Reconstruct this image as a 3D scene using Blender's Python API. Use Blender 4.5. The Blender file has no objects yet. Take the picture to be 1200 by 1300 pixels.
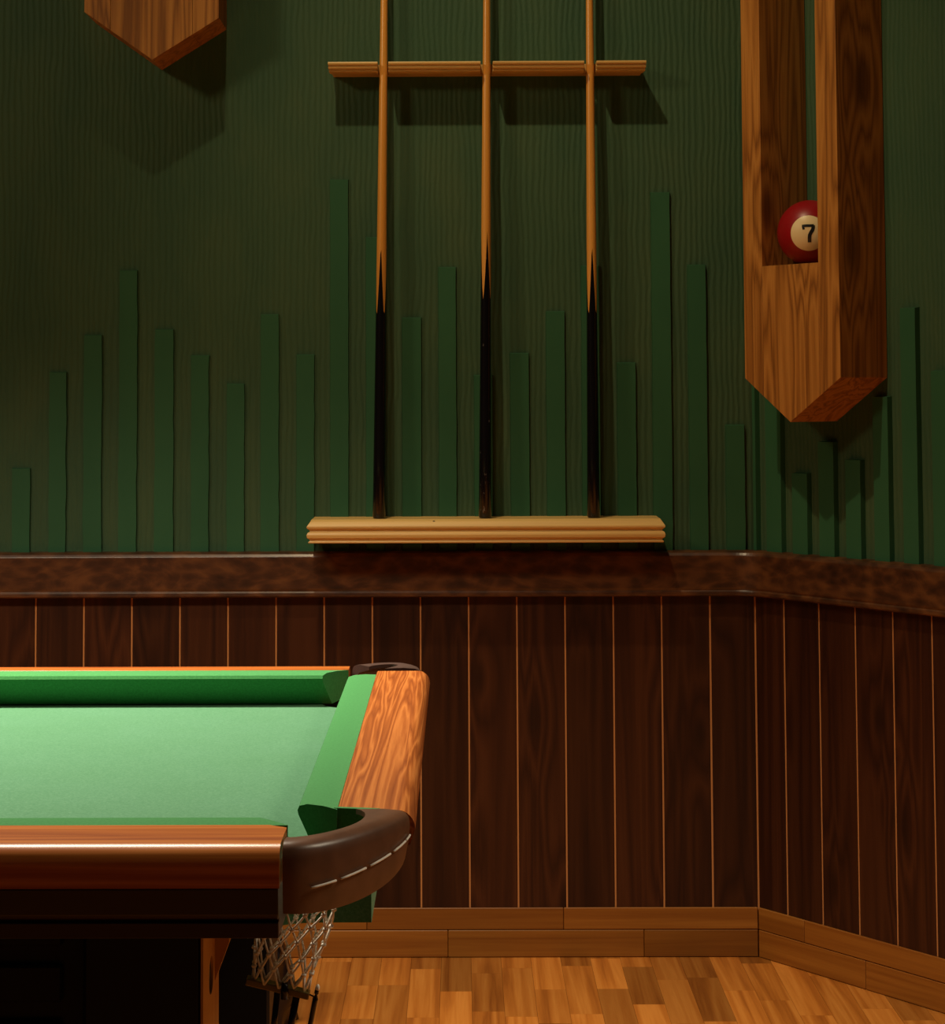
import bpy, bmesh, math, random
from mathutils import Vector, Matrix
random.seed(7)
scn = bpy.context.scene
COL = scn.collection
PI = math.pi

# ------------------------------------------------------------------ camera
F, PX, PY = 2784.06, 560.42, 315.37            # focal length and principal point in pixels (1200 x 1300)
CAM = Vector((-0.59699, -4.46376, 1.13846))
YAW, PITCH, ROLL = -0.00833, 0.06226, -0.00389
FW = Vector((math.sin(YAW)*math.cos(PITCH), math.cos(YAW)*math.cos(PITCH), math.sin(PITCH)))
R0 = Vector((math.cos(YAW), -math.sin(YAW), 0)); U0 = R0.cross(FW)
RT = math.cos(ROLL)*R0 + math.sin(ROLL)*U0
UP = -math.sin(ROLL)*R0 + math.cos(ROLL)*U0
cd = bpy.data.cameras.new('camera'); cam = bpy.data.objects.new('camera', cd); COL.objects.link(cam)
cam.matrix_world = Matrix(((RT.x, UP.x, -FW.x, CAM.x), (RT.y, UP.y, -FW.y, CAM.y), (RT.z, UP.z, -FW.z, CAM.z), (0, 0, 0, 1)))
cd.sensor_fit = 'HORIZONTAL'; cd.sensor_width = 36; cd.lens = 36*F/1200
cd.shift_x = (600-PX)/1200; cd.shift_y = -(650-PY)/1200
cd.clip_start = .05
scn.camera = cam

# ------------------------------------------------------------------ light
w = bpy.data.worlds.new('world'); scn.world = w; w.use_nodes = True
w.node_tree.nodes['Background'].inputs[0].default_value = (1, .8, .55, 1)
w.node_tree.nodes['Background'].inputs[1].default_value = .010
scn.view_settings.view_transform = 'Standard'; scn.view_settings.look = 'None'
scn.view_settings.exposure = 0; scn.view_settings.gamma = 1; scn.view_settings.use_curve_mapping = False

def spot(name, loc, target, watts, size=100, blend=.9, rad=.03, col=(1, .79, .47)):
    l = bpy.data.lights.new(name, 'SPOT'); o = bpy.data.objects.new(name, l); COL.objects.link(o)
    l.energy = watts; l.spot_size = math.radians(size); l.spot_blend = blend; l.shadow_soft_size = rad; l.color = col
    o.location = loc; o.rotation_euler = (Vector(target)-Vector(loc)).to_track_quat('-Z', 'Y').to_euler()
    return o
spot('ceiling_spot_main', (-1.05, -1.40, 3.7), (-.20, 0, .80), 140, 50, 1.0)
spot('ceiling_spot_left', (-2.45, -1.90, 2.55), (-.80, 0, 1.3), 40, 120, .9, .15)
la = bpy.data.lights.new('table_lamp', 'AREA'); lo = bpy.data.objects.new('table_lamp', la); COL.objects.link(lo)
la.shape = 'RECTANGLE'; la.size = 1.3; la.size_y = .35; la.energy = 50; la.spread = math.radians(112); la.color = (1, .87, .66)
lo.location = (-1.55, -1.75, 2.35)

lb = bpy.data.lights.new('neighbour_lamp', 'AREA'); lp = bpy.data.objects.new('neighbour_lamp', lb); COL.objects.link(lp)
lb.shape = 'RECTANGLE'; lb.size = 1.0; lb.size_y = .35; lb.energy = 30; lb.color = (1, .85, .62); lb.spread = math.radians(120)
lp.location = (1.0, -2.6, 2.3)

# ------------------------------------------------------------------ pixel -> place
TH = 0.95318
WB = Matrix.Identity(4)                       # local frames of the two walls: x along, -y into the room, z up
WR = Matrix.Rotation(-TH, 4, 'Z')
def ray(px, py): return FW + RT*((px-PX)/F) - UP*((py-PY)/F)
def on_wall(M, px, py, off=0.0):
    """pixel -> (along, height) on a plane standing `off` in front of the wall"""
    Mi = M.inverted(); o = Mi @ CAM; d = Mi.to_3x3() @ ray(px, py)
    t = (-off-o.y)/d.y; p = o+d*t
    return p.x, p.z
def at_y(px, py, y):
    d = ray(px, py); t = (y-CAM.y)/d.y; return CAM+d*t
def at_z(px, py, z):
    d = ray(px, py); t = (z-CAM.z)/d.z; return CAM+d*t

# ------------------------------------------------------------------ helpers
def mesh(name, verts, faces, smooth=False):
    m = bpy.data.meshes.new(name); m.from_pydata([tuple(v) for v in verts], [], faces)
    bm = bmesh.new(); bm.from_mesh(m); bmesh.ops.recalc_face_normals(bm, faces=bm.faces); bm.to_mesh(m); bm.free()
    if smooth:
        for p in m.polygons: p.use_smooth = True
    return m
def put(name, me, mat=None, parent=None, loc=(0, 0, 0), rot=None):
    o = bpy.data.objects.new(name, me); COL.objects.link(o); o.location = loc
    if rot: o.rotation_euler = rot
    if parent: o.parent = parent
    if mat is not None and me is not None and not me.materials: me.materials.append(mat)
    return o
def tag(o, label, cat, group=None):
    o['label'] = label; o['category'] = cat
    if group: o['group'] = group
    return o
def empty(name, loc=(0, 0, 0), rz=0):
    o = bpy.data.objects.new(name, None); COL.objects.link(o); o.location = loc; o.rotation_euler = (0, 0, rz)
    o.empty_display_size = .05
    return o
def struct(o): o['kind'] = 'structure'; return o
def bevel(me, w, seg=2, ang=.5):
    bm = bmesh.new(); bm.from_mesh(me)
    es = [e for e in bm.edges if len(e.link_faces) == 2 and e.calc_face_angle(0) > ang]
    bmesh.ops.bevel(bm, geom=es, offset=w, segments=seg, profile=.5, affect='EDGES', clamp_overlap=True)
    bm.to_mesh(me); bm.free(); return me
def shade(me, ang=.65):
    bm = bmesh.new(); bm.from_mesh(me)
    for e in bm.edges: e.smooth = not (len(e.link_faces) != 2 or e.calc_face_angle(0) > ang)
    for f in bm.faces: f.smooth = True
    bm.to_mesh(me); bm.free(); return me
def box(x0, x1, y0, y1, z0, z1, bev=0, seg=1):
    v = [(x, y, z) for x in (x0, x1) for y in (y0, y1) for z in (z0, z1)]
    f = [(0, 1, 3, 2), (4, 6, 7, 5), (0, 4, 5, 1), (2, 3, 7, 6), (0, 2, 6, 4), (1, 5, 7, 3)]
    m = mesh('box', v, f)
    if bev: bevel(m, bev, seg)
    return m
def prism(outline, axis, a, b, bev=0, seg=1, smooth=False):
    """extrude a 2-D outline along an axis; outline coordinates are the two other axes in xyz order"""
    n = len(outline); v = []
    for t in (a, b):
        for (p, q) in outline:
            v.append((t, p, q) if axis == 'x' else (p, t, q) if axis == 'y' else (p, q, t))
    f = [tuple(range(n)), tuple(range(n, 2*n))] + [(i, (i+1) % n, n+(i+1) % n, n+i) for i in range(n)]
    m = mesh('prism', v, f)
    if bev: bevel(m, bev, seg)
    if smooth:
        for p in m.polygons: p.use_smooth = len(p.vertices) == 4
    return m
def loft(rings, closed=True, caps=True, smooth=True):
    n = len(rings[0]); v = [p for r in rings for p in r]; f = []
    for k in range(len(rings)-1):
        for i in range(n if closed else n-1):
            j = (i+1) % n
            f.append((k*n+i, k*n+j, (k+1)*n+j, (k+1)*n+i))
    if caps and closed: f += [tuple(range(n)), tuple(range((len(rings)-1)*n, len(rings)*n))]
    m = mesh('loft', v, f)
    return shade(m) if smooth else m
def frame_of(t):
    t = t.normalized(); a = Vector((0, 0, 1)) if abs(t.z) < .9 else Vector((1, 0, 0))
    x = t.cross(a).normalized(); return x, x.cross(t).normalized()
def tube_data(pts, rad, n=6):
    pts = [Vector(p) for p in pts]; rings = []
    for i, p in enumerate(pts):
        t = pts[min(i+1, len(pts)-1)]-pts[max(i-1, 0)]
        x, y = frame_of(t); r = rad[i] if isinstance(rad, (list, tuple)) else rad
        rings.append([p+(x*math.cos(2*PI*k/n)+y*math.sin(2*PI*k/n))*r for k in range(n)])
    return rings
def tubes(list_of, n=6, smooth=True):
    v = []; f = []
    for pts, rad in list_of:
        rs = tube_data(pts, rad, n); b = len(v)
        for r in rs: v += r
        for k in range(len(rs)-1):
            for i in range(n):
                j = (i+1) % n; f.append((b+k*n+i, b+k*n+j, b+(k+1)*n+j, b+(k+1)*n+i))
        f.append(tuple(b+i for i in range(n))); f.append(tuple(b+(len(rs)-1)*n+i for i in range(n)))
    return mesh('tubes', v, f, smooth)

# ------------------------------------------------------------------ materials
def srgb(r, g, b):
    c = lambda u: (u/255/12.92) if u/255 <= .04045 else ((u/255+.055)/1.055)**2.4
    return (c(r), c(g), c(b), 1)
class NT:
    def __init__(s, name, rough=.5, spec=.5):
        s.m = bpy.data.materials.new(name); s.m.use_nodes = True; s.t = s.m.node_tree
        s.b = s.t.nodes['Principled BSDF']; s.b.inputs['Roughness'].default_value = rough
        s.b.inputs['Specular IOR Level'].default_value = spec
    def n(s, typ, **k):
        nd = s.t.nodes.new(typ)
        for a, v in k.items():
            if a.startswith('_'): setattr(nd, a[1:], v)
            else: nd.inputs[a.replace('__', ' ')].default_value = v
        return nd
    def l(s, a, b): s.t.links.new(a, b)
    def coord(s, scale, rnd=True, obj='Object'):
        tc = s.n('ShaderNodeTexCoord'); mp = s.n('ShaderNodeMapping', Scale=scale); s.l(tc.outputs[obj], mp.inputs[0])
        if rnd:
            oi = s.n('ShaderNodeObjectInfo'); mu = s.n('ShaderNodeMath', _operation='MULTIPLY'); mu.inputs[1].default_value = 37.0
            s.l(oi.outputs['Random'], mu.inputs[0]); cb = s.n('ShaderNodeCombineXYZ')
            for i in range(3): s.l(mu.outputs[0], cb.inputs[i])
            s.l(cb.outputs[0], mp.inputs['Location'])
        return mp.outputs[0]
    def ramp(s, fac, stops):
        r = s.n('ShaderNodeValToRGB'); e = r.color_ramp.elements
        while len(e) < len(stops): e.new(.5)
        for q, (p, c) in zip(e, stops): q.position = p; q.color = c
        s.l(fac, r.inputs[0]); return r.outputs[0]
    def bump(s, h, strength=.2, dist=.002):
        b = s.n('ShaderNodeBump', Strength=strength, Distance=dist); s.l(h, b.inputs['Height'])
        s.l(b.outputs[0], s.b.inputs['Normal']); return b
    def mix(s, fac, a, b, mode='MIX'):
        m = s.n('ShaderNodeMix', _data_type='RGBA', _blend_type=mode)
        for sock, val in ((m.inputs[0], fac), (m.inputs[6], a), (m.inputs[7], b)):
            if hasattr(val, 'links') or hasattr(val, 'is_linked'): s.l(val, sock)
            else: sock.default_value = val
        return m.outputs[2]
    def rand_value(s, col, lo, hi):
        oi = s.n('ShaderNodeObjectInfo'); mr = s.n('ShaderNodeMapRange'); mr.inputs[3].default_value = lo; mr.inputs[4].default_value = hi
        s.l(oi.outputs['Random'], mr.inputs[0])
        h = s.n('ShaderNodeHueSaturation'); s.l(mr.outputs[0], h.inputs['Value']); s.l(col, h.inputs['Color']); return h.outputs[0]
    def out(s, col): s.l(col, s.b.inputs['Base Color']); return s.m

def wood(name, dark, mid, light, axis='z', fine=1.0, rough=.45, spec=.4, contrast=1.0, rnd=(.9, 1.1), bump=.08, rings=9.0, coat=0, knots=None):
    t = NT(name, rough, spec)
    lo, hi = .28, 9.0
    sc = {'x': (lo, hi, hi), 'y': (hi, lo, hi), 'z': (hi, hi, lo)}[axis]
    v = t.coord(tuple(c*fine for c in sc))
    n1 = t.n('ShaderNodeTexNoise', Scale=1.3, Detail=3, Roughness=.5, Distortion=.6); t.l(v, n1.inputs['Vector'])
    src = n1.outputs[0]; core = None
    if knots:                                     # (across, along) knots per metre
        v0 = t.coord((1, 1, 1)); sp = t.n('ShaderNodeSeparateXYZ'); t.l(v0, sp.inputs[0])
        i, j, k = {'x': (1, 2, 0), 'y': (0, 2, 1), 'z': (0, 1, 2)}[axis]
        ad0 = t.n('ShaderNodeMath', _operation='ADD'); t.l(sp.outputs[i], ad0.inputs[0]); t.l(sp.outputs[j], ad0.inputs[1])
        cb = t.n('ShaderNodeCombineXYZ'); t.l(ad0.outputs[0], cb.inputs[0]); t.l(sp.outputs[k], cb.inputs[1])
        m0 = t.n('ShaderNodeMapping', Scale=(knots[0], knots[1], 1)); t.l(cb.outputs[0], m0.inputs[0])
        vo = t.n('ShaderNodeTexVoronoi', Scale=1.0); vo.voronoi_dimensions = '2D'; t.l(m0.outputs[0], vo.inputs['Vector'])
        mr = t.n('ShaderNodeMapRange', _interpolation_type='SMOOTHSTEP'); mr.inputs[1].default_value = 0; mr.inputs[2].default_value = .34
        mr.inputs[3].default_value = knots[2]; mr.inputs[4].default_value = 0; t.l(vo.outputs['Distance'], mr.inputs[0])
        sm = t.n('ShaderNodeMath', _operation='ADD'); t.l(src, sm.inputs[0]); t.l(mr.outputs[0], sm.inputs[1]); src = sm.outputs[0]
        mc = t.n('ShaderNodeMapRange', _interpolation_type='SMOOTHSTEP'); mc.inputs[1].default_value = .02; mc.inputs[2].default_value = .13
        mc.inputs[3].default_value = .75; mc.inputs[4].default_value = 0; t.l(vo.outputs['Distance'], mc.inputs[0]); core = mc.outputs[0]
    mu = t.n('ShaderNodeMath', _operation='MULTIPLY'); mu.inputs[1].default_value = rings; t.l(src, mu.inputs[0])
    fr = t.n('ShaderNodeMath', _operation='PINGPONG'); fr.inputs[1].default_value = 1; t.l(mu.outputs[0], fr.inputs[0])
    sc2 = {'x': (4, 160, 160), 'y': (160, 4, 160), 'z': (160, 160, 4)}[axis]
    v2 = t.coord(tuple(c*fine for c in sc2))
    n2 = t.n('ShaderNodeTexNoise', Scale=1.0, Detail=4, Roughness=.65); t.l(v2, n2.inputs['Vector'])
    ad = t.n('ShaderNodeMix', _data_type='FLOAT'); ad.inputs[0].default_value = .45
    t.l(fr.outputs[0], ad.inputs[2]); t.l(n2.outputs[0], ad.inputs[3])
    c = t.ramp(ad.outputs[0], [(.5-.28/contrast, dark), (.5, mid), (.5+.22/contrast, light)])
    if core is not None: c = t.mix(core, c, tuple(q*.6 for q in dark[:3])+(1,))
    c = t.rand_value(c, *rnd)
    t.bump(ad.outputs[0], bump, .002)
    if coat: t.b.inputs['Coat Weight'].default_value = coat; t.b.inputs['Coat Roughness'].default_value = .26
    return t.out(c)
def plain(name, col, rough=.5, spec=.5, metal=0, noise=0, nscale=60):
    t = NT(name, rough, spec); t.b.inputs['Metallic'].default_value = metal
    if noise:
        v = t.coord((nscale,)*3); n = t.n('ShaderNodeTexNoise', Scale=1, Detail=3); t.l(v, n.inputs['Vector'])
        d = tuple(c*(1-noise) for c in col[:3])+(1,); b = tuple(min(1, c*(1+noise)) for c in col[:3])+(1,)
        t.out(t.ramp(n.outputs[0], [(.3, d), (.7, b)])); t.bump(n.outputs[0], .15, .001)
    else: t.b.inputs['Base Color'].default_value = col
    return t.m

def wall_paint(name, ribs):
    t = NT(name, .62, .25)
    tc = t.n('ShaderNodeTexCoord')
    n = t.n('ShaderNodeTexNoise', Scale=1.0, Detail=5, Roughness=.6)
    mp = t.n('ShaderNodeMapping', Scale=(7, 7, 3)); t.l(tc.outputs['Object'], mp.inputs[0]); t.l(mp.outputs[0], n.inputs['Vector'])
    if ribs: stops = [(.3, (.031, .075, .038, 1)), (.5, (.040, .084, .040, 1)), (.7, (.052, .092, .041, 1))]
    else:    stops = [(.3, (.021, .086, .038, 1)), (.7, (.027, .102, .045, 1))]
    t.out(t.ramp(n.outputs[0], stops))
    g = t.n('ShaderNodeTexNoise', Scale=1.0, Detail=4, Roughness=.6)
    mp2 = t.n('ShaderNodeMapping', Scale=(260, 260, 160)); t.l(tc.outputs['Object'], mp2.inputs[0]); t.l(mp2.outputs[0], g.inputs['Vector'])
    if not ribs: t.bump(g.outputs[0], .12, .0015); return t.m
    # combed vertical ribs about 12 mm apart, uneven
    d = t.n('ShaderNodeTexNoise', Scale=1.0, Detail=3, Roughness=.55)
    mp3 = t.n('ShaderNodeMapping', Scale=(14, 1, 5)); t.l(tc.outputs['Object'], mp3.inputs[0]); t.l(mp3.outputs[0], d.inputs['Vector'])
    sx = t.n('ShaderNodeSeparateXYZ'); t.l(tc.outputs['Object'], sx.inputs[0])
    a = t.n('ShaderNodeMath', _operation='MULTIPLY_ADD'); a.inputs[1].default_value = 2*PI/.0118
    t.l(sx.outputs[0], a.inputs[0])
    m = t.n('ShaderNodeMath', _operation='MULTIPLY'); m.inputs[1].default_value = 14; t.l(d.outputs[0], m.inputs[0]); t.l(m.outputs[0], a.inputs[2])
    s_ = t.n('ShaderNodeMath', _operation='SINE'); t.l(a.outputs[0], s_.inputs[0])
    k = t.n('ShaderNodeMath', _operation='MULTIPLY_ADD'); k.inputs[1].default_value = .5; t.l(s_.outputs[0], k.inputs[0]); t.l(g.outputs[0], k.inputs[2])
    t.bump(k.outputs[0], .45, .0020)
    return t.m
M = {}
M['green_rib'] = wall_paint('green_ribbed_paint', True)
M['green_strip'] = wall_paint('green_smooth_paint', False)
M['wainscot'] = wood('dark_red_wood', (.019, .0043, .0014, 1), (.040, .0098, .0027, 1), (.058, .0155, .0042, 1), 'z', 1.3, .42, .3, .7, (.6, 1.12), .05, 10, knots=(6, 2.0, .28))
M['groove'] = plain('groove_wood', (.42, .17, .055, 1), .6, .2)
M['wall_core'] = plain('wall_core', (.05, .04, .03, 1), .9, .1)
M['base'] = wood('baseboard_wood', (.18, .054, .006, 1), (.255, .088, .011, 1), (.31, .115, .017, 1), 'x', 1.6, .38, .4, .8, (.75, 1.1), .04, 4)
M['parquet'] = wood('parquet_wood', (.25, .066, .008, 1), (.47, .152, .022, 1), (.59, .22, .040, 1), 'y', 2.0, .33, .45, .65, (.5, 1.14), .03, 6)
M['oak'] = wood('oak_board', (.16, .052, .008, 1), (.36, .140, .025, 1), (.46, .195, .040, 1), 'z', 1.6, .5, .3, .75, (.93, 1.05), .06, 14, knots=(4.2, 1.7, .32))
M['oak_under'] = wood('red_oak_board', (.075, .020, .005, 1), (.14, .042, .011, 1), (.19, .065, .018, 1), 'z', 2.2, .5, .3, .9, (.95, 1.05), .06, 9)
M['pine'] = wood('pale_rail_wood', (.52, .29, .080, 1), (.64, .385, .120, 1), (.72, .46, .155, 1), 'x', .8, .38, .4, .7, (.97, 1.03), .03, 4)
M['table_y'] = wood('table_wood_y', (.24, .052, .009, 1), (.42, .115, .022, 1), (.60, .20, .046, 1), 'y', 3.6, .34, .5, .75, (1, 1), .05, 18)
M['table_x'] = wood('table_wood_x', (.30, .060, .008, 1), (.48, .125, .018, 1), (.64, .20, .035, 1), 'x', 2.5, .30, .5, .8, (1, 1), .05, 8, coat=.25)
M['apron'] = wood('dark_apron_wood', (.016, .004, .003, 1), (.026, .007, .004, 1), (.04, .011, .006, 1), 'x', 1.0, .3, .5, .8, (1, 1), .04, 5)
M['black_panel'] = plain('black_panel', (.006, .005, .005, 1), .5, .3)
M['leg_wood'] = wood('leg_wood', (.36, .15, .035, 1), (.47, .21, .05, 1), (.55, .27, .07, 1), 'z', 1.0, .5, .3, .7, (1, 1), .03, 5)
M['leather'] = plain('brown_leather', (.12, .050, .024, 1), .36, .5, 0, .22, 45)
M['leather_far'] = plain('plum_leather', (.075, .042, .036, 1), .34, .5, 0, .15, 45)
M['thread'] = plain('white_thread', (.75, .70, .62, 1), .6)
M['net'] = plain('cream_cord', (.88, .80, .68, 1), .4)
M['brass'] = plain('aged_brass', (.26, .19, .06, 1), .35, .5, .85)
M['black_lacquer'] = plain('black_lacquer', (.006, .005, .006, 1), .22, .5)
M['black_plastic'] = plain('black_plastic', (.006, .006, .008, 1), .25, .5)
M['cue_wood'] = wood('ash_cue_wood', (.50, .20, .030, 1), (.62, .27, .045, 1), (.69, .32, .062, 1), 'z', 1.0, .3, .5, .7, (.95, 1.05), .02, 5, coat=.3)
M['ferrule'] = plain('brass_ferrule', (.6, .45, .2, 1), .3, .5, 1); M['tip'] = plain('blue_tip', (.05, .12, .25, 1), .9)
def cloth():
    t = NT('green_baize', .95, .1); v = t.coord((420, 420, 420), False)
    n = t.n('ShaderNodeTexNoise', Scale=1.0, Detail=4, Roughness=.7); t.l(v, n.inputs['Vector'])
    v2 = t.coord((9, 9, 9), False); n2 = t.n('ShaderNodeTexNoise', Scale=1, Detail=3); t.l(v2, n2.inputs['Vector'])
    c = t.ramp(n.outputs[0], [(.25, (.048, .168, .085, 1)), (.5, (.078, .225, .125, 1)), (.8, (.145, .31, .195, 1))])
    c2 = t.ramp(n2.outputs[0], [(.3, (.92, .96, .9, 1)), (.7, (1, 1, 1, 1))]); c = t.mix(1.0, c, c2, 'MULTIPLY')
    t.b.inputs['Sheen Weight'].default_value = .35; t.b.inputs['Sheen Roughness'].default_value = .5
    t.b.inputs['Sheen Tint'].default_value = (.7, 1, .75, 1)
    t.bump(n.outputs[0], .25, .0008); return t.out(c)
M['cloth'] = cloth()
def cloth_rail():
    t = NT('green_cushion_cloth', .9, .12); v = t.coord((420,)*3, False)
    n = t.n('ShaderNodeTexNoise', Scale=1.0, Detail=4, Roughness=.7); t.l(v, n.inputs['Vector'])
    c = t.ramp(n.outputs[0], [(.25, (.034, .19, .052, 1)), (.75, (.062, .28, .085, 1))])
    t.b.inputs['Sheen Weight'].default_value = .15
    t.bump(n.outputs[0], .2, .0008); return t.out(c)
M['cushion'] = cloth_rail()
def burl():
    t = NT('burl_veneer', .40, .4); v = t.coord((10, 10, 20), False)
    n = t.n('ShaderNodeTexNoise', Scale=1.0, Detail=6, Roughness=.65, Distortion=1.6); t.l(v, n.inputs['Vector'])
    vo = t.n('ShaderNodeTexVoronoi', Scale=3.0); t.l(v, vo.inputs['Vector'])
    m = t.n('ShaderNodeMix', _data_type='FLOAT'); m.inputs[0].default_value = .3; t.l(n.outputs[0], m.inputs[2]); t.l(vo.outputs[0], m.inputs[3])
    c = t.ramp(m.outputs[0], [(.25, (.014, .005, .002, 1)), (.47, (.055, .018, .006, 1)), (.66, (.12, .042, .012, 1))])
    t.b.inputs['Coat Weight'].default_value = .15; t.b.inputs['Coat Roughness'].default_value = .2
    return t.out(c)
M['burl'] = burl()
def ebony(name, scuffed):
    t = NT(name, .2, .5); t.b.inputs['Base Color'].default_value = (.004, .003, .004, 1)
    v = t.coord((130, 130, 60), False); n = t.n('ShaderNodeTexNoise', Scale=1.0, Detail=3, Roughness=.6); t.l(v, n.inputs['Vector'])
    p = .66 if scuffed else .75
    return t.out(t.ramp(n.outputs[0], [(p, (.004, .003, .004, 1)), (p+.04, (.10, .09, .085, 1))]))
M['ebony'] = ebony('black_butt', False); M['ebony_scuffed'] = ebony('black_butt_scuffed', True)

# ------------------------------------------------------------------ the setting
HB, HD, HG, HTOP = .0974, .716, .805, 2.9
XL, SR = -3.1, 1.25                                    # left end of back wall, length of angled wall
wall_back = struct(put('wall_back', box(XL, .10, 0, .12, 0, HTOP), M['green_rib']))
wall_right = struct(put('wall_right', box(.0, SR, 0, .12, 0, HTOP), M['green_rib'], rot=(0, 0, -TH)))
# slim raised strips on the green plaster, edges a little ragged
def strip(parent, s0, s1, z0, z1, rag, idx, T=.007):
    n = max(4, int((z1-z0)/.03)); rs = random.Random(idx)
    jl = [rs.uniform(-1, 1)*rag for _ in range(n+1)]; jr = [rs.uniform(-1, 1)*rag for _ in range(n+1)]
    out = [(s0+jl[i]*.6, z0+(z1-z0)*i/n) for i in range(n+1)] + [(s1+jr[i]*.6, z0+(z1-z0)*i/n) for i in range(n, -1, -1)]
    m = len(out); v = []
    for (a, b) in out: v.append((a, .001, b))
    for k, (a, b) in enumerate(out):
        inset = .0012 if k <= n else -.0012
        v.append((a+inset, -T, b-(.0015 if b == z1 else 0)))
    f = [(i, (i+1) % m, m+(i+1) % m, m+i) for i in range(m)]
    f += [(m+i, m+i+1, m+m-2-i, m+m-1-i) for i in range(n)]
    put('relief_strip', mesh('strip', v, f), M['green_strip'], parent)
BACK = [(15.8, 39.5, 594), (62, 85, 472), (105.7, 130, 425), (150.5, 174.5, 343), (196, 221, 418), (242, 266, 451), (287.5, 311, 487),
        (330.8, 355, 399), (376, 400, 450), (419, 443.5, 228), (464.5, 489, 301), (510.5, 536, 403), (557, 580.5, 339), (602, 626, 476),
        (648, 673, 448), (694, 718.5, 395), (739, 763, 337), (784, 808.5, 460), (829, 854, 244), (875, 899, 336), (921, 946, 539), (-30, -6, 520), (-76, -52, 610)]
for i, (a, b, t) in enumerate(BACK):
    y = 600
    s0, _ = on_wall(WB, a, y); s1, _ = on_wall(WB, b, y); _, zt_ = on_wall(WB, (a+b)/2, t)
    strip(wall_back, s0, s1, HG-.01, zt_, .0016 if b < 420 else .0008, i)
RIGHT = [(961.5, 966, 430), (978, 998, 450), (1011, 1031, 600), (1045, 1065, 560), (1079, 1099, 583), (1115, 1135, 503), (1152, 1172, 390), (1190, 1211, 470), (1230, 1251, 530)]
for i, (a, b, t) in enumerate(RIGHT):
    s0, _ = on_wall(WR, a, 640); s1, _ = on_wall(WR, b, 640); _, zt_ = on_wall(WR, (a+b)/2, t)
    strip(wall_right, s0, s1, HG-.01, zt_, .0005, 60+i, .012)
# the strips go on beyond the frame on both sides
for i, h in enumerate((.93, 1.06, 1.22, 1.12, 1.02, 1.18, 1.30, 1.10, .98, 1.15)):
    a = on_wall(WB, -76, 600)[0]-.0735*(i+1); strip(wall_back, a, a+.039, HG-.01, h, .0012, 100+i)
for i, h in enumerate((1.05, 1.20, 1.35, 1.12, 1.25, 1.02)):
    a = on_wall(WR, 1230, 640)[0]+.0735*(i+1)
    if a+.039 < SR: strip(wall_right, a, a+.039, HG-.01, h, .0005, 120+i, .012)
# wainscot: each plank its own piece, pale grooves between
W = .097; PT = .012
bk = put('groove_backing', box(XL, .0, -.0105, .0, HB-.01, HD+.04), M['groove'], wall_back)
bk2 = put('groove_backing', box(.004, SR, -.0105, .0, HB-.01, HD+.04), M['groove'], wall_right)
cut = PT*math.tan(TH/2)+.0016
pm = box(-.0468, .0468, -PT, -.001, HB-.005, HD+.03, .0012)
n = 0
put('wainscot_plank', box(-W+.0022, -cut, -PT, -.001, HB-.005, HD+.03, .0012), M['wainscot'], wall_back)
x = -W*1.5
while x > XL+W/2:
    put('wainscot_plank', pm, M['wainscot'], wall_back, (x, 0, 0)); x -= W
put('wainscot_plank', box(cut, W-.0086-.0022, -PT, -.001, HB-.005, HD+.03, .0012), M['wainscot'], wall_right)
x = W*1.5-.0086
while x < SR-W/2:
    put('wainscot_plank', pm, M['wainscot'], wall_right, (x, 0, 0)); x += W
# dado rail: one moulding swept along both walls with a rounded inner corner
def sweep_dado(prof, r=.10):
    """prof: (depth, height) outline; path: back wall -> arc -> right wall"""
    c, s = math.cos(TH), math.sin(TH); rings = []
    def station(P, nrm): return [Vector((P.x+nrm.x*d, P.y+nrm.y*d, z)) for (d, z) in prof]
    k = r*math.tan(TH/2)
    for X in (XL, -2.2, -1.2, -.5, -k): rings.append(station(Vector((X, 0, 0)), Vector((0, -1, 0))))
    C = Vector((-k, -r, 0))
    for i in range(1, 10):
        a = TH*i/10; nrm = Vector((-math.sin(a), -math.cos(a), 0)); rings.append(station(C-nrm*r, nrm))
    for L in (k, .4, .8, SR): rings.append(station(Vector((L*c, -L*s, 0)), Vector((-s, -c, 0))))
    return loft(rings, True, True, False)
zt0 = HG
prof = [(-.002, zt0), (.018, zt0-.001), (.027, zt0-.004), (.031, zt0-.010), (.032, HD+.014), (.030, HD+.010), (.0325, HD+.008), (.033, HD+.001), (.030, HD-.002), (-.002, HD-.002)]
dado = struct(put('trim_1', bevel(sweep_dado(prof), .0012, 2, .35), M['burl']))
for p in dado.data.polygons: p.use_smooth = False
# baseboards in two courses of boards
bb = struct(put('baseboard_back', box(XL, 0, -.008, 0, 0, HB-.002), M['base']))
br = struct(put('baseboard_right', box(.0, SR, -.008, 0, 0, HB-.002), M['base'], rot=(0, 0, -TH)))
_, zm = on_wall(WB, 700, 1180.5, .016)
def course(parent, Mw, cuts, z0, z1, lo, hi):
    xs = [lo]+[on_wall(Mw, px, 1180, .016)[0] for px in cuts]+[hi]
    for a, b in zip(xs, xs[1:]):
        put('baseboard_board', box(a+.0004, b-.0004, -.016, -.007, z0, z1, .0012), M['base'], parent)
course(bb, WB, (-250, 60, 250, 466, 716), zm+.0006, HB, XL, -.008)
course(bb, WB, (-120, 140, 330, 569, 818), .001, zm-.0006, XL, -.008)
course(br, WR, (1021, 1230), zm+.0006, HB, .009, SR)
course(br, WR, (1098,), .001, zm-.0006, .009, SR)
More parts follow.
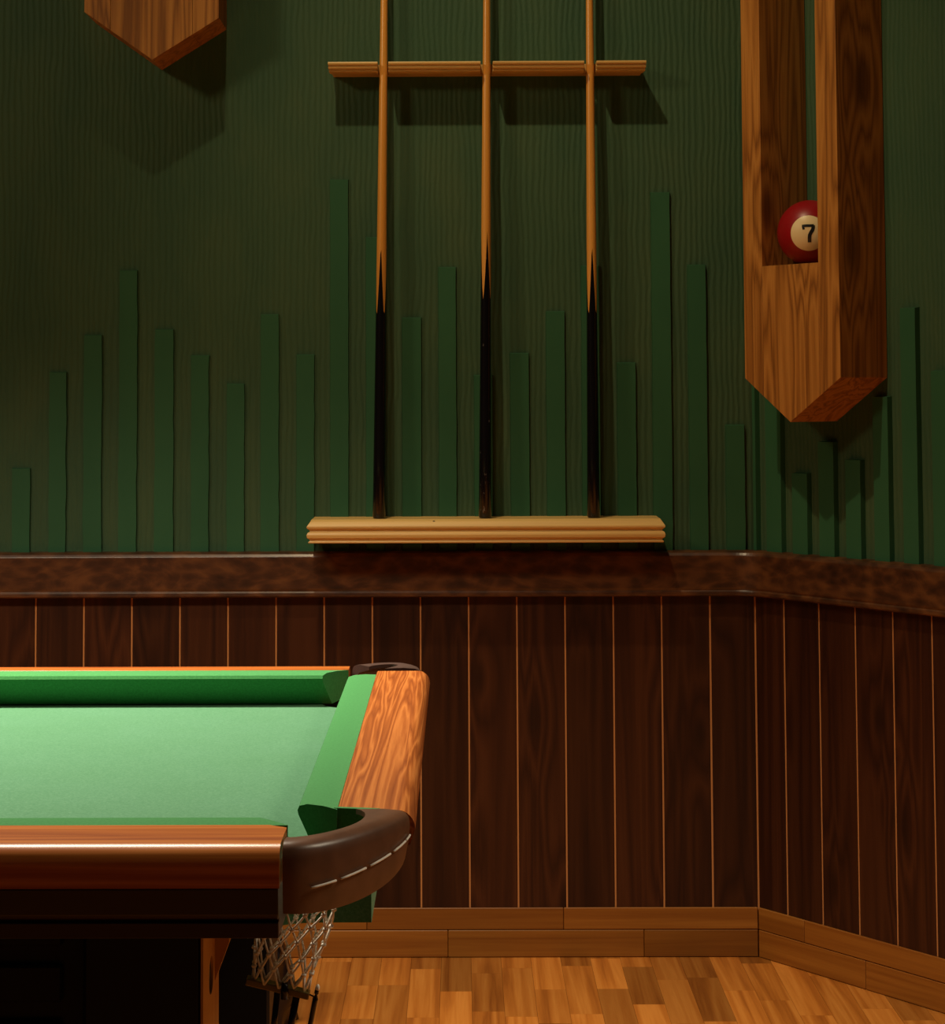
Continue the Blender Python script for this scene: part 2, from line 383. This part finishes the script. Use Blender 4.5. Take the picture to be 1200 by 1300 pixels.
# floor: parquet fingers running away from the camera
floor = struct(put('floor', box(XL, 1.35, -5.2, .12, -.05, -.006), plain('subfloor', (.12, .05, .015, 1), .7)))
FWD = .0592
far_v = []; far_f = []
rf = random.Random(3); cnt = 0
near_mesh = {}
for ci in range(-52, 23):
    x0 = ci*FWD+.012
    y = -rf.uniform(.02, .26)-.0
    ya = .0
    while ya > -4.9:
        yb = y if ya == 0 else ya-rf.choice((.22, .26, .29, .33))
        vis = (x0 > -1.02 and x0 < .95 and ya > -.62)
        # stop at the angled wall
        lim = -(x0+FWD)*math.tan(TH) if x0+FWD > 0 else 0
        a_, b_ = ya, yb
        if x0+FWD > 0: a_ = min(a_, -max(x0, 0)*math.tan(TH)+.02)
        if a_-b_ > .005:
            if vis and cnt < 295:
                L = round(a_-b_, 4)
                if L not in near_mesh: near_mesh[L] = box(0, FWD-.0005, -L+.0005, 0, -.006, 0)
                put('parquet_block', near_mesh[L], M['parquet'], floor, (x0, a_, 0)); cnt += 1
            else:
                b = len(far_v); z = -.0003
                far_v += [(x0, b_+.0006, z), (x0+FWD-.0006, b_+.0006, z), (x0+FWD-.0006, a_, z), (x0, a_, z), (x0, b_+.0006, z-.006), (x0+FWD-.0006, b_+.0006, z-.006), (x0+FWD-.0006, a_, z-.006), (x0, a_, z-.006)]
                far_f += [tuple(b+i for i in q) for q in ((0, 1, 2, 3), (0, 4, 5, 1), (1, 5, 6, 2), (2, 6, 7, 3), (3, 7, 4, 0))]
        ya = yb
pf = put('parquet_field', mesh('field', far_v, far_f), M['parquet'], floor); pf['kind'] = 'stuff'

# ------------------------------------------------------------------ pool table
ZT = .80686
XI, XO, XN = -.6951, -.6336, -.7278
YNI = -2.7806; YNO = YNI-.079; YNN = YNI+.034
YFO = -1.8297; YFI = YFO-.046; YFN = YFI-.040
XEND = at_z(356.5, 1070, ZT).x                                          # where the long rails stop for the corner pockets
XC = -1.72                                           # middle of the table; the hidden half mirrors the visible one
ZB = ZT-.037                                         # cloth bed
table = empty('pool_table', (XC, (YNI+YFI)/2, 0)); T0 = table.location.copy()
tag(table, 'pool table with green baize, orange-brown wooden rails and brown leather corner pockets', 'pool table')
def tp(name, me, mat, parent=None, mirror=False):
    o = put(name, me, mat, parent or table)
    if not parent: o.location = -T0
    if mirror and not parent:
        o.scale = (-1, 1, 1); o.location = Vector((2*XC, 0, 0))-T0
    return o
def mir(name, me, mat):                                # the part and its mirror image at the other end
    a = tp(name, me, mat); me2 = me.copy(); me2.materials.clear(); me2.materials.append(mat)
    for v in me2.vertices: v.co.x = 2*XC-v.co.x
    me2.flip_normals(); tp(name, me2, mat); return a
XE2 = 2*XC-XEND
# near long rail: bullnose front, apron below
def arc(cx, cz, r, a0, a1, n):
    return [(cx+r*math.cos(a0+(a1-a0)*i/n), cz+r*math.sin(a0+(a1-a0)*i/n)) for i in range(n+1)]
def rail_profile(yi, yo, sgn):
    r = .015
    pts = [(yi, ZT-.030), (yi, ZT-.001), (yi+sgn*.001, ZT)]
    pts += [(yo-sgn*r+sgn*r*math.sin(a), ZT-r+r*math.cos(a)) for a in [PI/2*i/8 for i in range(9)]]
    pts += [(yo-sgn*.0005, ZT-.030)]
    return pts
def rounded_rail(prof_, x0, x1, r=.010):
    rings = []; yi = prof_[0][0]; yo = prof_[-1][0]; sg = 1 if yo > yi else -1
    xm = (x0+x1)/2
    # the inner end corners are clipped towards the pockets
    for x, k in ((x0, .010), (x0+.014, 0), (xm, 0), (x1-.014, 0), (x1, .010)):
        rings.append([Vector((x, y+(sg*k if abs(y-yi) < .0015 else 0), z)) for (y, z) in prof_])
    return loft(rings, True, True, True)
nr = rounded_rail(rail_profile(YNI, YNO, -1), XE2, XEND)
near_rail = tp('long_rail', nr, M['table_x']); near_rail['label'] = 'glossy near wooden rail'
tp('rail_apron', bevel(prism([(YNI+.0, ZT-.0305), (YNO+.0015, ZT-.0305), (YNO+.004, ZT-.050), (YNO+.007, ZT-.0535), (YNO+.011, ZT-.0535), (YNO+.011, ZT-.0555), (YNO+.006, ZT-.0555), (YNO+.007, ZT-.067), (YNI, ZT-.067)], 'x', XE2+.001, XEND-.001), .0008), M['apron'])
fr_ = rounded_rail(rail_profile(YFI, YFO, 1), XE2, XEND)
tp('long_rail', fr_, M['table_x'])
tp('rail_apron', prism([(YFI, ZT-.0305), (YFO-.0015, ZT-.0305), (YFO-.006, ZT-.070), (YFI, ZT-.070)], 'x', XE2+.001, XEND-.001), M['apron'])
# right end rail (and its mirror)
YA, YB_ = YNI+.066, YFI-.012
def end_rail():
    r = .014
    pr = [(XI, ZT-.030), (XI, ZT-.001), (XI+.001, ZT)] + [(XO-r+r*math.sin(a), ZT-r+r*math.cos(a)) for a in [PI/2*i/8 for i in range(9)]] + [(XO-.004, ZT-.026), (XO-.012, ZT-.030)]
    rings = []
    # ends slope a little towards the outside and are eased
    for yA, kx in ((YA, .20), (YA+.004, .20), (YA+.03, .0), (YB_-.03, 0), (YB_-.004, .02), (YB_, .02)):
        near = yA < (YA+YB_)/2
        rings.append([Vector((x_, yA-(x_-XI)*kx*(1 if near else -1), z)) for (x_, z) in pr])
    return loft(rings, True, True, True)
mir('end_rail', end_rail(), M['table_y'])
# cushions: wedge section, nose raised over the bed, ends cut at an angle towards the pockets
def cushion(axis, back, nose, e0, e1, cut0, cut1):
    """axis 'x' or 'y' run from e0 to e1 (at nose); at the rail the run is longer by cut"""
    rings = []; sg = 1 if nose > back else -1
    sec = [(0, ZT-.030, 0), (0, ZT-.0005, 0), (.35, ZT+.0006, 0), (.75, ZT+.0004, 0), (.95, ZT-.0015, 0), (1.0, ZT-.005, 0), (.97, ZT-.009, 0), (.55, ZB+.001, 0)]
    for t, cut in ((e0, -cut0), (e0+.02, 0), (e1-.02, 0), (e1, cut1)):
        ring = []
        for (k, z, _) in sec:
            p = back+(nose-back)*k; u = t+cut*(1-k)**1.3
            ring.append(Vector((u, p, z)) if axis == 'x' else Vector((p, u, z)))
        rings.append(ring)
    m = loft(rings, True, True, True); return m
mir('cushion', cushion('y', XI, XN, YNI+.083, YFN-.012, .022, -.018+.03), M['cushion'])
tp('cushion', cushion('x', YFI, YFN, 2*XC-(XEND-.028), XEND-.028, .028, .028), M['cushion'])
tp('cushion', cushion('x', YNI, YNN, 2*XC-(XEND-.028), XEND-.028, .028, .028), M['cushion'])
# bed: baize-covered slab with round bites at the corners, the cloth turned down over its edges
def bed():
    xr = -.668; y0 = YNI+.024; y1 = YFI+.012; xl = 2*XC-xr
    R = .052
    def bite(cx, cy, a0, a1): return [(cx+R*math.cos(a0+(a1-a0)*i/10), cy+R*math.sin(a0+(a1-a0)*i/10)) for i in range(11)]
    cxr = -.708; cyn = YNI+.006; cyf = YFI-.006
    right_near = bite(cxr, cyn, PI, PI/2)                     # from left of pocket to behind it
    right_far = bite(cxr, cyf, -PI/2, -PI)
    o = [(cxr-R, y0)]+right_near+[(xr, cyn+R)]+[(xr, cyf-R)]+right_far+[(cxr-R, y1)]
    o2 = [(2*XC-a, b) for (a, b) in reversed(o)]
    return bevel(prism(o+o2, 'z', ZB-.050, ZB), .003, 2, .9)
b_ = tp('bed_cloth', bed(), M['cloth'])
# leather pockets in the corners
def leather(near=True):
    yc = -1 if near else 1
    rings = []
    N = 16
    if near:
        P0 = Vector((XEND+.002, YNO+.003)); P1 = Vector((XO-.004, YA-.016)); ctrl = [P0, P0+Vector((.035, -.002)), P1+Vector((-.006, -.040)), P1]
        zl, zr = .050, .037
    else:
        P0 = Vector((XEND+.002, YFO-.003)); P1 = Vector((XO-.010, YB_+.014)); ctrl = [P0, P0+Vector((.030, .030)), P1+Vector((.004, .075)), P1]
        zl, zr = .045, .03
    def bz(t): 
        a = 1-t; return ctrl[0]*a**3+ctrl[1]*3*a*a*t+ctrl[2]*3*a*t*t+ctrl[3]*t**3
    path = []
    for i in range(N+1):
        t = i/N; p = bz(t); q = bz(min(1, t+.01))-bz(max(0, t-.01)); tn = q.normalized(); nn = Vector((tn.y, -tn.x))*(1 if near else -1)   # outward
        path.append((p, nn))
        drop = zl+(zr-zl)*t**3+.003*math.sin(PI*t)
        wd = .019+(.011 if t < .5 else .024)*(1-2*t)**2      # leather reaches inward over the top
        z0 = ZT+.0008
        sec = [(-wd, -.004), (-wd, 0), (-wd*.5, .0008), (-.008, .0), (-.0035, -.0018), (-.001, -.005), (0, -.011), (-.001, -drop*.6), (-.004, -drop), (-.008, -drop+.001), (-.007, -.020), (-.012, -.009)]
        rings.append([Vector((p.x+nn.x*a, p.y+nn.y*a, z0+b)) for (a, b) in sec])
    return loft(rings, True, True, True), path
lm, lpath = leather(True)
leath = tp('pocket_leather', lm, M['leather'])
# stitches along the leather
st = []
for (a, b) in ((.18, .33), (.36, .52), (.55, .71), (.74, .88), (.89, .97)):
    pts = []
    for k in range(5):
        t = a+(b-a)*k/4; i = min(int(t*16), 15); fr = t*16-i
        p = lpath[i][0].lerp(lpath[i+1][0], fr); nn = lpath[i][1].lerp(lpath[i+1][1], fr)
        pts.append(Vector((p.x+nn.x*.0008, p.y+nn.y*.0008, ZT-.0325+.016*t**1.6)))
    st.append((pts, .0009))
tp('stitching', tubes(st, 6), M['thread'], leath)
lm2, _ = leather(False)
tp('pocket_leather', lm2, M['leather_far'])
for me_, mt in ((lm, M['leather']), (lm2, M['leather_far'])):
    c = me_.copy(); c.materials.clear()
    for v in c.vertices: v.co.x = 2*XC-v.co.x
    c.flip_normals(); tp('pocket_leather', c, mt)
mir('pocket_lining', bevel(prism([(XI-.003, YA+.004), (XI-.003, YA-.0015), (XI+.034, YA-.0095), (XI+.034, YA-.004)], 'z', ZT-.034, ZT+.0004), .0008), M['cushion'])
# net of the near corner pocket
YP = YNI+.012
def P(px, py, y=YP): return at_y(px, py, y)
def net():
    tl, tr = P(333, 1128), P(432, 1134); bl, brr = P(318, 1243), P(392, 1258)
    n, rows = 12, 6; nodes = []
    for r in range(rows+1):
        t = r/rows; c0 = tl.lerp(bl, t); c1 = tr.lerp(brr, t); mid = (c0+c1)/2; hw = (c1-c0)/2
        dep = .026*(1-t)+.007*t
        row = []
        for k in range(n):
            a = 2*PI*(k+(.5 if r % 2 else 0))/n
            bul = 1+.04*math.sin(k*5.1+r)
            row.append(mid+hw*math.cos(a)*bul+Vector((0, math.sin(a)*dep*bul, .0014*math.sin(k*2.3+r*1.7))))
        nodes.append(row)
    segs = []; knots = []
    for r in range(rows):
        for k in range(n):
            p = nodes[r][k]
            for q in ((nodes[r+1][k], nodes[r+1][(k-1) % n]) if r % 2 == 0 else (nodes[r+1][k], nodes[r+1][(k+1) % n])):
                m_ = (p+q)/2+Vector((0, 0, -.0006)); segs.append(([p, m_, q], .0009))
            if r: knots.append(p)
    return segs, knots
segs, knots = net()
nt = tp('pocket_net', tubes(segs, 5), M['net'])
kv = []
for p in knots:
    kv.append(([p+Vector((0, 0, .0016)), p+Vector((0, 0, .0009)), p, p-Vector((0, 0, .0009)), p-Vector((0, 0, .0016))], [.0008, .0020, .0024, .0020, .0008]))
tp('net_knots', tubes(kv, 6), M['net'], nt)['kind'] = 'stuff'
# brass bar that closes the net, with its rods
A_, B_ = P(313, 1244), P(393, 1263)
dx = (B_-A_).normalized(); nz = Vector((0, 0, 1)); up_ = (nz-dx*nz.dot(dx)).normalized()
bar = loft([[q+up_*s*.0026+Vector((0, d*.006, 0)) for s, d in ((-1, -1), (1, -1), (1, 1), (-1, 1))] for q in (A_, B_)], True, True, False)
barO = tp('net_bar', bevel(bar, .0008), M['brass'])
tp('bar_clamp', tubes([([P(361, 1247, YP-.008), P(362, 1268, YP-.008)], [.0028, .0032])], 8), M['black_lacquer'], barO)
rod = [([P(403.5, 1252), P(402.5, 1256), P(402, 1261), P(401.5, 1263), P(400.5, 1268), P(400, 1271), P(388, 1330)], [.0006, .0015, .0017, .0009, .0022, .0020, .0021]), ([P(392, 1262), P(402, 1267)], .0006)]
ro = tp('ball_runner', tubes(rod, 8), M['black_lacquer'])
tp('runner_tip', tubes([([P(404.2, 1249.5), P(403.6, 1252), P(402.8, 1256), P(402.4, 1258)], [.0005, .0016, .0018, .0010])], 8), M['net'], ro)
tp('ball_runner', tubes([([P(377, 1262, YP+.004), P(364, 1330, YP+.004)], .0028), ([P(352, 1260, YP+.004), P(345, 1330, YP+.004)], .0024)], 8), M['black_lacquer'])
# leg with a slotted side and a raking bracket, dark panels between the legs
LY0 = -2.655; LX = at_y(258, 1240, LY0).x
LY1 = min((abs(at_y(278, 1240, LY0+k*.002).x-LX), LY0+k*.002) for k in range(10, 120))[1]; print('leg', LX, LY0, LY1)
ZU = ZT-.067; ZL = ZT-.0885
def leg_side():
    # plate with an oval slot, facing right
    zc = at_y(268, 1238, (LY0+LY1)/2).z; hz = .0155; hy = .016; yc = (LY0+LY1)/2
    outer = [(LY0, 0), (LY1, 0), (LY1, ZL), (LY0, ZL)]
    N = 24; hole = [(yc+hy*math.cos(2*PI*i/N), zc+hz*math.sin(2*PI*i/N)) for i in range(N)]
    bm = bmesh.new(); rings = []
    for x in (LX, LX-.002):
        vo = [bm.verts.new((x, a, b)) for a, b in outer]; vh = [bm.verts.new((x, a, b)) for a, b in hole]
        eo = [bm.edges.new((vo[i], vo[(i+1) % 4])) for i in range(4)]; eh = [bm.edges.new((vh[i], vh[(i+1) % N])) for i in range(N)]
        bmesh.ops.triangle_fill(bm, use_beauty=True, edges=eo+eh); rings.append((vo, vh))
    for a, b in ((rings[0][0], rings[1][0]), (rings[0][1], rings[1][1])):
        k = len(a)
        for i in range(k): bm.faces.new((a[i], a[(i+1) % k], b[(i+1) % k], b[i]))
    bmesh.ops.recalc_face_normals(bm, faces=bm.faces)
    me = bpy.data.meshes.new('leg_side'); bm.to_mesh(me); bm.free(); return me
LW = .098
leg = tp('leg', box(LX-LW, LX-.002, LY0, LY1, 0, ZL, .003), M['black_panel'])
tp('leg_side', leg_side(), M['leg_wood'], leg)
bz0 = at_y(285, 1188, LY1).z
tp('leg_bracket', prism([(LX, bz0-.030), (LX+.012, bz0+.002), (LX+.012, ZL), (LX, ZL)], 'y', LY1-.03, LY1), M['leg_wood'], leg)
tp('leg', box(LX-LW, LX, YFI-.16, YFI-.05, 0, ZL, .003), M['black_panel'])
tp('leg', box(2*XC-LX, 2*XC-LX+LW, LY0, LY1, 0, ZL, .003), M['black_panel'])
tp('leg', box(2*XC-LX, 2*XC-LX+LW, YFI-.16, YFI-.05, 0, ZL, .003), M['black_panel'])
pan = tp('side_panel', box(2*XC-(LX-LW), LX-LW, -2.63, -2.615, .18, ZL), M['black_panel'])
zz = ZU-.03
for k in range(7):
    tp('louver', box(2*XC-(LX-LW)+.03, LX-LW-.02, -2.636, -2.629, zz-.045*k-.030, zz-.045*k, .002), M['black_panel'], pan)
tp('side_panel', box(2*XC-(LX-LW), LX-LW, YFI-.09, YFI-.075, .18, ZL), M['black_panel'])

# ------------------------------------------------------------------ pointed wooden wall boxes
def solve_depth(Mw, f, b):
    sb = on_wall(Mw, b[0], b[1], 0)[0]
    return min((abs(on_wall(Mw, f[0], f[1], k*.0005)[0]-sb), k*.0005) for k in range(40, 600))[1]
pR = solve_depth(WR, (1067.3, 479.5), (1127.5, 481)); pL = solve_depth(WB, (278, 22.8), (287.8, 36.8))
print('box depths', pR, pL)
def wall_box(wall, Mw, dep, s0, s1, s2, s3, zl, zr, st, ztip, zn, ztop, label):
    root = empty('wall_box', Mw @ Vector(((s0+s3)/2, 0, ztip)), 0); root.rotation_euler = (0, 0, Mw.to_euler().z)
    ox, oz = (s0+s3)/2, ztip
    tag(root, label, 'wall box', 'pointed wooden wall boxes')
    def zb(s): return zl+(ztip-zl)*(s-s0)/(st-s0) if s <= st else ztip+(zr-ztip)*(s-st)/(s3-st)
    def piece(name, pts, mat, y0, y1):
        return put(name, bevel(prism([(a-ox, b-oz) for a, b in pts], 'y', -y1, -y0), .0008), mat, root)
    piece('side_board', [(s0, zb(s0)), (s1-.0004, zb(s1)), (s1-.0004, ztop), (s0, ztop)], M['oak'], .001, dep)
    piece('side_board', [(s2+.0004, zb(s2)), (s3, zb(s3)), (s3, ztop), (s2+.0004, ztop)], M['oak'], .001, dep)
    piece('lower_block', [(s1, zb(s1)), (st, ztip), (s2, zb(s2)), (s2, zn), (s1, zn)], M['oak'], .001, dep)
    piece('upper_block', [(s1, ztop-.14), (s2, ztop-.14), (s2, ztop), (s1, ztop)], M['oak'], .001, dep)
    return root, zb
zc0 = on_wall(WR, 946, 480, pR)
s0 = zc0[0]; s3 = on_wall(WR, 1067.3, 479.5, pR)[0]
s1 = on_wall(WR, 967, 336, pR)[0]-on_wall(WR, 943.5, 336, pR)[0]+s0
s2 = s3-(on_wall(WR, 1068, 336, pR)[0]-on_wall(WR, 1041.5, 336, pR)[0])
stp, ztip = on_wall(WR, 1003.7, 536, pR)
zn = on_wall(WR, 1005, 335.5, pR)[1]
zs = (zc0[1]+on_wall(WR, 1067, 479.5, pR)[1])/2
boxR, _ = wall_box(wall_right, WR, pR, s0, s1, s2, s3, zs, zs, stp, ztip, zn, 2.55, 'tall pointed wooden box on the angled wall with a ball in its slot')
l0, zl = on_wall(WB, 107, 15, pL); l3, zr = on_wall(WB, 278, 22.8, pL); lt, ztl = on_wall(WB, 193.3, 76, pL)
wL = l3-l0; q = (s1-s0)
boxL, _ = wall_box(wall_back, WB, pL, l0, l0+q, l3-q, l3, zl, zr, lt, ztl, (zl+zr)/2+.22, 2.75, 'pointed wooden box on the wall at the top left corner')
print('box widths', s3-s0, wL, 'slot', s2-s1)

# billiard ball in the slot of the right box
bs, bz_ = on_wall(WR, 1028.7, 291, pR*.5)
rad = (on_wall(WR, 1028.7, 249.5, pR*.5)[1]-on_wall(WR, 1028.7, 332.5, pR*.5)[1])/2
bz_ = zn+rad
ballc = WR @ Vector((bs, -pR*.5, bz_)); print('ball r', rad, bs-rad-s1, s2-bs-rad)
def ball_mat():
    t = NT('red_ball', .38, .4); tc = t.n('ShaderNodeTexCoord'); vm = t.n('ShaderNodeVectorMath', _operation='NORMALIZE'); t.l(tc.outputs['Object'], vm.inputs[0])
    sp = t.n('ShaderNodeSeparateXYZ'); t.l(vm.outputs[0], sp.inputs[0])
    lt_ = t.n('ShaderNodeMath', _operation='LESS_THAN'); lt_.inputs[1].default_value = -math.cos(math.asin(.535)); t.l(sp.outputs[1], lt_.inputs[0])
    return t.out(t.mix(lt_.outputs[0], (.27, .004, .007, 1), (.78, .60, .33, 1)))
me = bpy.data.meshes.new('ball'); bm = bmesh.new(); bmesh.ops.create_uvsphere(bm, u_segments=48, v_segments=32, radius=rad); bm.to_mesh(me); bm.free()
for p in me.polygons: p.use_smooth = True
ball = put('billiard_ball', me, ball_mat(), None, ballc)
tag(ball, 'red billiard ball with a 7 on a cream disc, resting in the wooden box', 'billiard ball')
vdir = (at_y(1026.5, 296, ballc.y)-ballc)
look = (CAM-ballc).normalized(); offs = vdir/rad
fr_dir = (look*math.sqrt(max(.1, 1-offs.length_squared))+Vector((offs.x, 0, offs.z))).normalized()
ball.rotation_euler = fr_dir.to_track_quat('-Y', 'Z').to_euler()
# numeral: strokes laid on the curved surface of the ball
def on_ball(u, v, lift=.0004):
    rr = rad+lift; return Vector((u, -math.sqrt(rr*rr-u*u-v*v), v))
def stroke(pts, hw, name='s'):
    v = []; f = []
    for i, (a, b) in enumerate(pts):
        t = Vector(pts[min(i+1, len(pts)-1)])-Vector(pts[max(i-1, 0)]); t.normalize(); nn = Vector((-t.y, t.x))
        for s in (-1, 1):
            v.append(on_ball(a+nn.x*hw*s, b+nn.y*hw*s)); 
        for s in (-1, 1):
            v.append(on_ball(a+nn.x*hw*s, b+nn.y*hw*s, -.0008))
    for i in range(len(pts)-1):
        b = i*4; f += [(b, b+1, b+5, b+4), (b+2, b, b+4, b+6), (b+1, b+3, b+7, b+5)]
    f += [(0, 2, 3, 1)]; k = (len(pts)-1)*4; f.append((k, k+1, k+3, k+2))
    return v, f
u = rad/41.5
bar7 = [(-6.3, 9.2-.1), (-3, 9.4), (1, 9.4), (4, 9.4), (6.8, 9.4)]
leg7 = [(6.0, 9.8), (6.0, 6.5), (5.0, 3.6), (3.0, .5), (1.6, -2.5), (1.2, -6), (1.2, -11.5)]
ser7 = [(-6.4, 10.6), (-6.5, 8), (-5.6, 4.6)]
V = []; Fc = []
for pts, hw in ((bar7, 1.7), (leg7, 2.2), (ser7, 1.5)):
    v, f = stroke([(a*u, b*u) for a, b in pts], hw*u); b = len(V); V += v; Fc += [tuple(b+i for i in q_) for q_ in f]
nm = put('numeral', mesh('seven', V, Fc), plain('black_ink', (.012, .010, .010, 1), .35), ball); nm['label'] = 'black number 7'

# ------------------------------------------------------------------ cue shelf, notched cue rail and cues
PLOW, PUP = .112, .080
def moulding(profile, xl, xr, k, pmax):
    rings = []
    for side in (0, 1):
        rings.append([Vector((xl+min(pmax-d, k) if side == 0 else xr-min(pmax-d, k), -d, z)) for d, z in profile])
    return loft(rings, True, True, False)
xl, _ = on_wall(WB, 388.8, 670, PLOW); xr, _ = on_wall(WB, 845.5, 668, PLOW)
zs_ = on_wall(WB, 617, 655.2, 0)[1]
zb_ = on_wall(WB, 617, 689.5, PLOW)[1]; H = zs_-zb_; print('shelf H', H)
p_ = PLOW
lowprof = [(0, zs_), (p_-.016, zs_), (p_-.008, zs_-.0035), (p_-.004, zs_-.008), (p_, zs_-.013), (p_-.0005, zs_-.017), (p_-.006, zs_-.021), (p_-.006, zs_-.023), (p_-.002, zs_-.025),
           (p_, zs_-.030), (p_-.001, zs_-.036), (p_-.006, zs_-.0395), (p_-.006, zs_-.0415), (p_-.003, zs_-.043), (p_-.004, zb_), (0, zb_)]
sh = moulding(lowprof, xl, xr, .009, p_)
# returns: the moulded section also runs round the ends, so push the end faces out like the front
cue_shelf = put('cue_shelf', bevel(sh, .0008, 1, .4), M['pine'])
tag(cue_shelf, 'pale moulded wooden shelf carrying the cue butts above the dado', 'shelf')
screw = put('screw_hole', tubes([([Vector((0, 0, -.001)), Vector((0, 0, .0006))], .0022)], 8), plain('dark_hole', (.02, .012, .006, 1), .8), cue_shelf)
hp = at_z(551, 661.5, zs_); screw.location = hp
rx = [on_wall(WB, x_, 80, PUP)[0] for x_ in (416.2, 479.3, 493, 610.3, 625.8, 742, 757.5, 821)]
zru = on_wall(WB, 617, 77.5, PUP)[1]
p_ = PUP
zbw = on_wall(WB, 617, 97, 0)[1]; print('rail', zru, zbw)
rail_root = empty('cue_rail', ((rx[0]+rx[-1])/2, 0, zru-.034)); ro_ = rail_root.location.copy()
tag(rail_root, 'narrow pale notched rail holding the three cue shafts upright', 'cue rack')
BS = .034
upprof = [(BS, zru), (p_-.001, zru), (p_, zru-.002), (p_-.001, zru-.0055), (p_-.006, zru-.0075), (p_-.004, zru-.010), (p_-.006, zru-.0135), (p_-.012, zru-.015), (p_-.010, zru-.018), (p_-.013, zru-.0195), (p_-.018, zru-.0205), (BS, zru-.0205-.5*(zru-.0205-zbw))]
for i in range(4):
    a, b = rx[2*i], rx[2*i+1]
    rings = [[Vector((a+((p_-d)*.13 if i == 0 else 0), -d, z)) for d, z in upprof], [Vector((b-((p_-d)*.13 if i == 3 else 0), -d, z)) for d, z in upprof]]
    put('rail_segment', bevel(loft(rings, True, True, False), .0005, 1, .4), M['pine'], rail_root, -ro_)
put('back_strip', prism([(0, zbw), (-BS, zru-.0205-.5*(zru-.0205-zbw)), (-BS, zru), (0, zru)], 'x', rx[0]+.007, rx[-1]-.007), M['pine'], rail_root, -ro_)

def cue(base, top, tipz, valz, phase, butt_mat, label):
    base = Vector(base); top = Vector(top); L = 1.45; ax = (top-base).normalized()
    root = empty('pool_cue', base); root.rotation_mode = 'QUATERNION'; root.rotation_quaternion = ax.to_track_quat('Z', 'Y')
    tag(root, label, 'cue', 'cues in the wall rack')
    N = 32
    def R(z): 
        t = z/L
        return .0128*(1-t)+.0052*t if z > .02 else .0128
    hi, lo = tipz, valz
    def edge(k):
        a = (k/N*4+phase) % 1.0; tri = 1-abs(2*a-1); return lo+(hi-lo)*tri**1.35
    def col(z, k): a = 2*PI*k/N; return Vector((R(z)*math.cos(a), R(z)*math.sin(a), z))
    rb = [[col(0, k)*.86 for k in range(N)], [col(.003, k) for k in range(N)], [col(.12, k) for k in range(N)], [col(lo*.97, k) for k in range(N)], [col(edge(k), k) for k in range(N)]]
    put('butt', loft(rb, True, True, True), butt_mat, root)
    rs = [[col(edge(k), k) for k in range(N)]]+[[col(z, k) for k in range(N)] for z in (hi*1.02, .7, 1.0, 1.2, L-.022)]
    put('shaft', loft(rs, True, True, True), M['cue_wood'], root)
    put('ferrule', tubes([([(0, 0, L-.022), (0, 0, L-.008)], R(L))], 16), M['ferrule'], root)
    put('cue_tip', tubes([([(0, 0, L-.008), (0, 0, L-.002), (0, 0, L)], [R(L), R(L), R(L)*.6])], 16), M['tip'], root)
    return root
BD, RD = .070, .048
names = ['leftmost pool cue leaning in the rack, black butt and orange shaft', 'middle pool cue in the rack with a scuffed black butt', 'rightmost pool cue leaning in the rack, black butt and orange shaft']
for i, (bx, tx, ty, vy) in enumerate(((481.3, 486.9, 303, 402), (616.0, 617.8, 292, 380), (753.8, 749.2, 304, 402))):
    b = at_z(bx, 657, zs_); bX, _ = on_wall(WB, bx, 658, BD); tX, tZ = on_wall(WB, tx, 85, RD)
    tZ = zru-.012
    B0 = Vector((bX, -BD, zs_+.0008)); T1 = Vector((tX, -RD, tZ))
    k = (on_wall(WB, 617, ty, .06)[1]-B0.z, on_wall(WB, 617, vy, .06)[1]-B0.z)
    cue(B0, T1, k[0], k[1], (.30, .12, .42)[i], M['ebony_scuffed'] if i == 1 else M['ebony'], names[i])

# ------------------------------------------------------------------ black plastic bundle on the floor behind the table
def bundle():
    rings = []; rs = random.Random(5); N = 40
    for j in range(15):
        t = j/14; z = .30*t
        row = []
        for k in range(N):
            a = 2*PI*k/N
            rr = (1-.35*t**2)*(1+.05*math.sin(5*a+9*t)+.04*math.sin(11*a-14*t)+rs.uniform(-.025, .025))
            if j == 14: rr *= .5
            row.append(Vector((.17*rr*math.cos(a), .12*rr*math.sin(a), z+.006*math.sin(7*a+3*j)*(1 if 0 < j < 14 else 0))))
        rings.append(row)
    m = loft(rings, True, True, True); return m
bd = put('plastic_bundle', bundle(), M['black_plastic'], None, (-1.075, -.46, .001))
tag(bd, 'crumpled glossy black plastic bundle on the floor behind the pool table leg', 'plastic bundle')
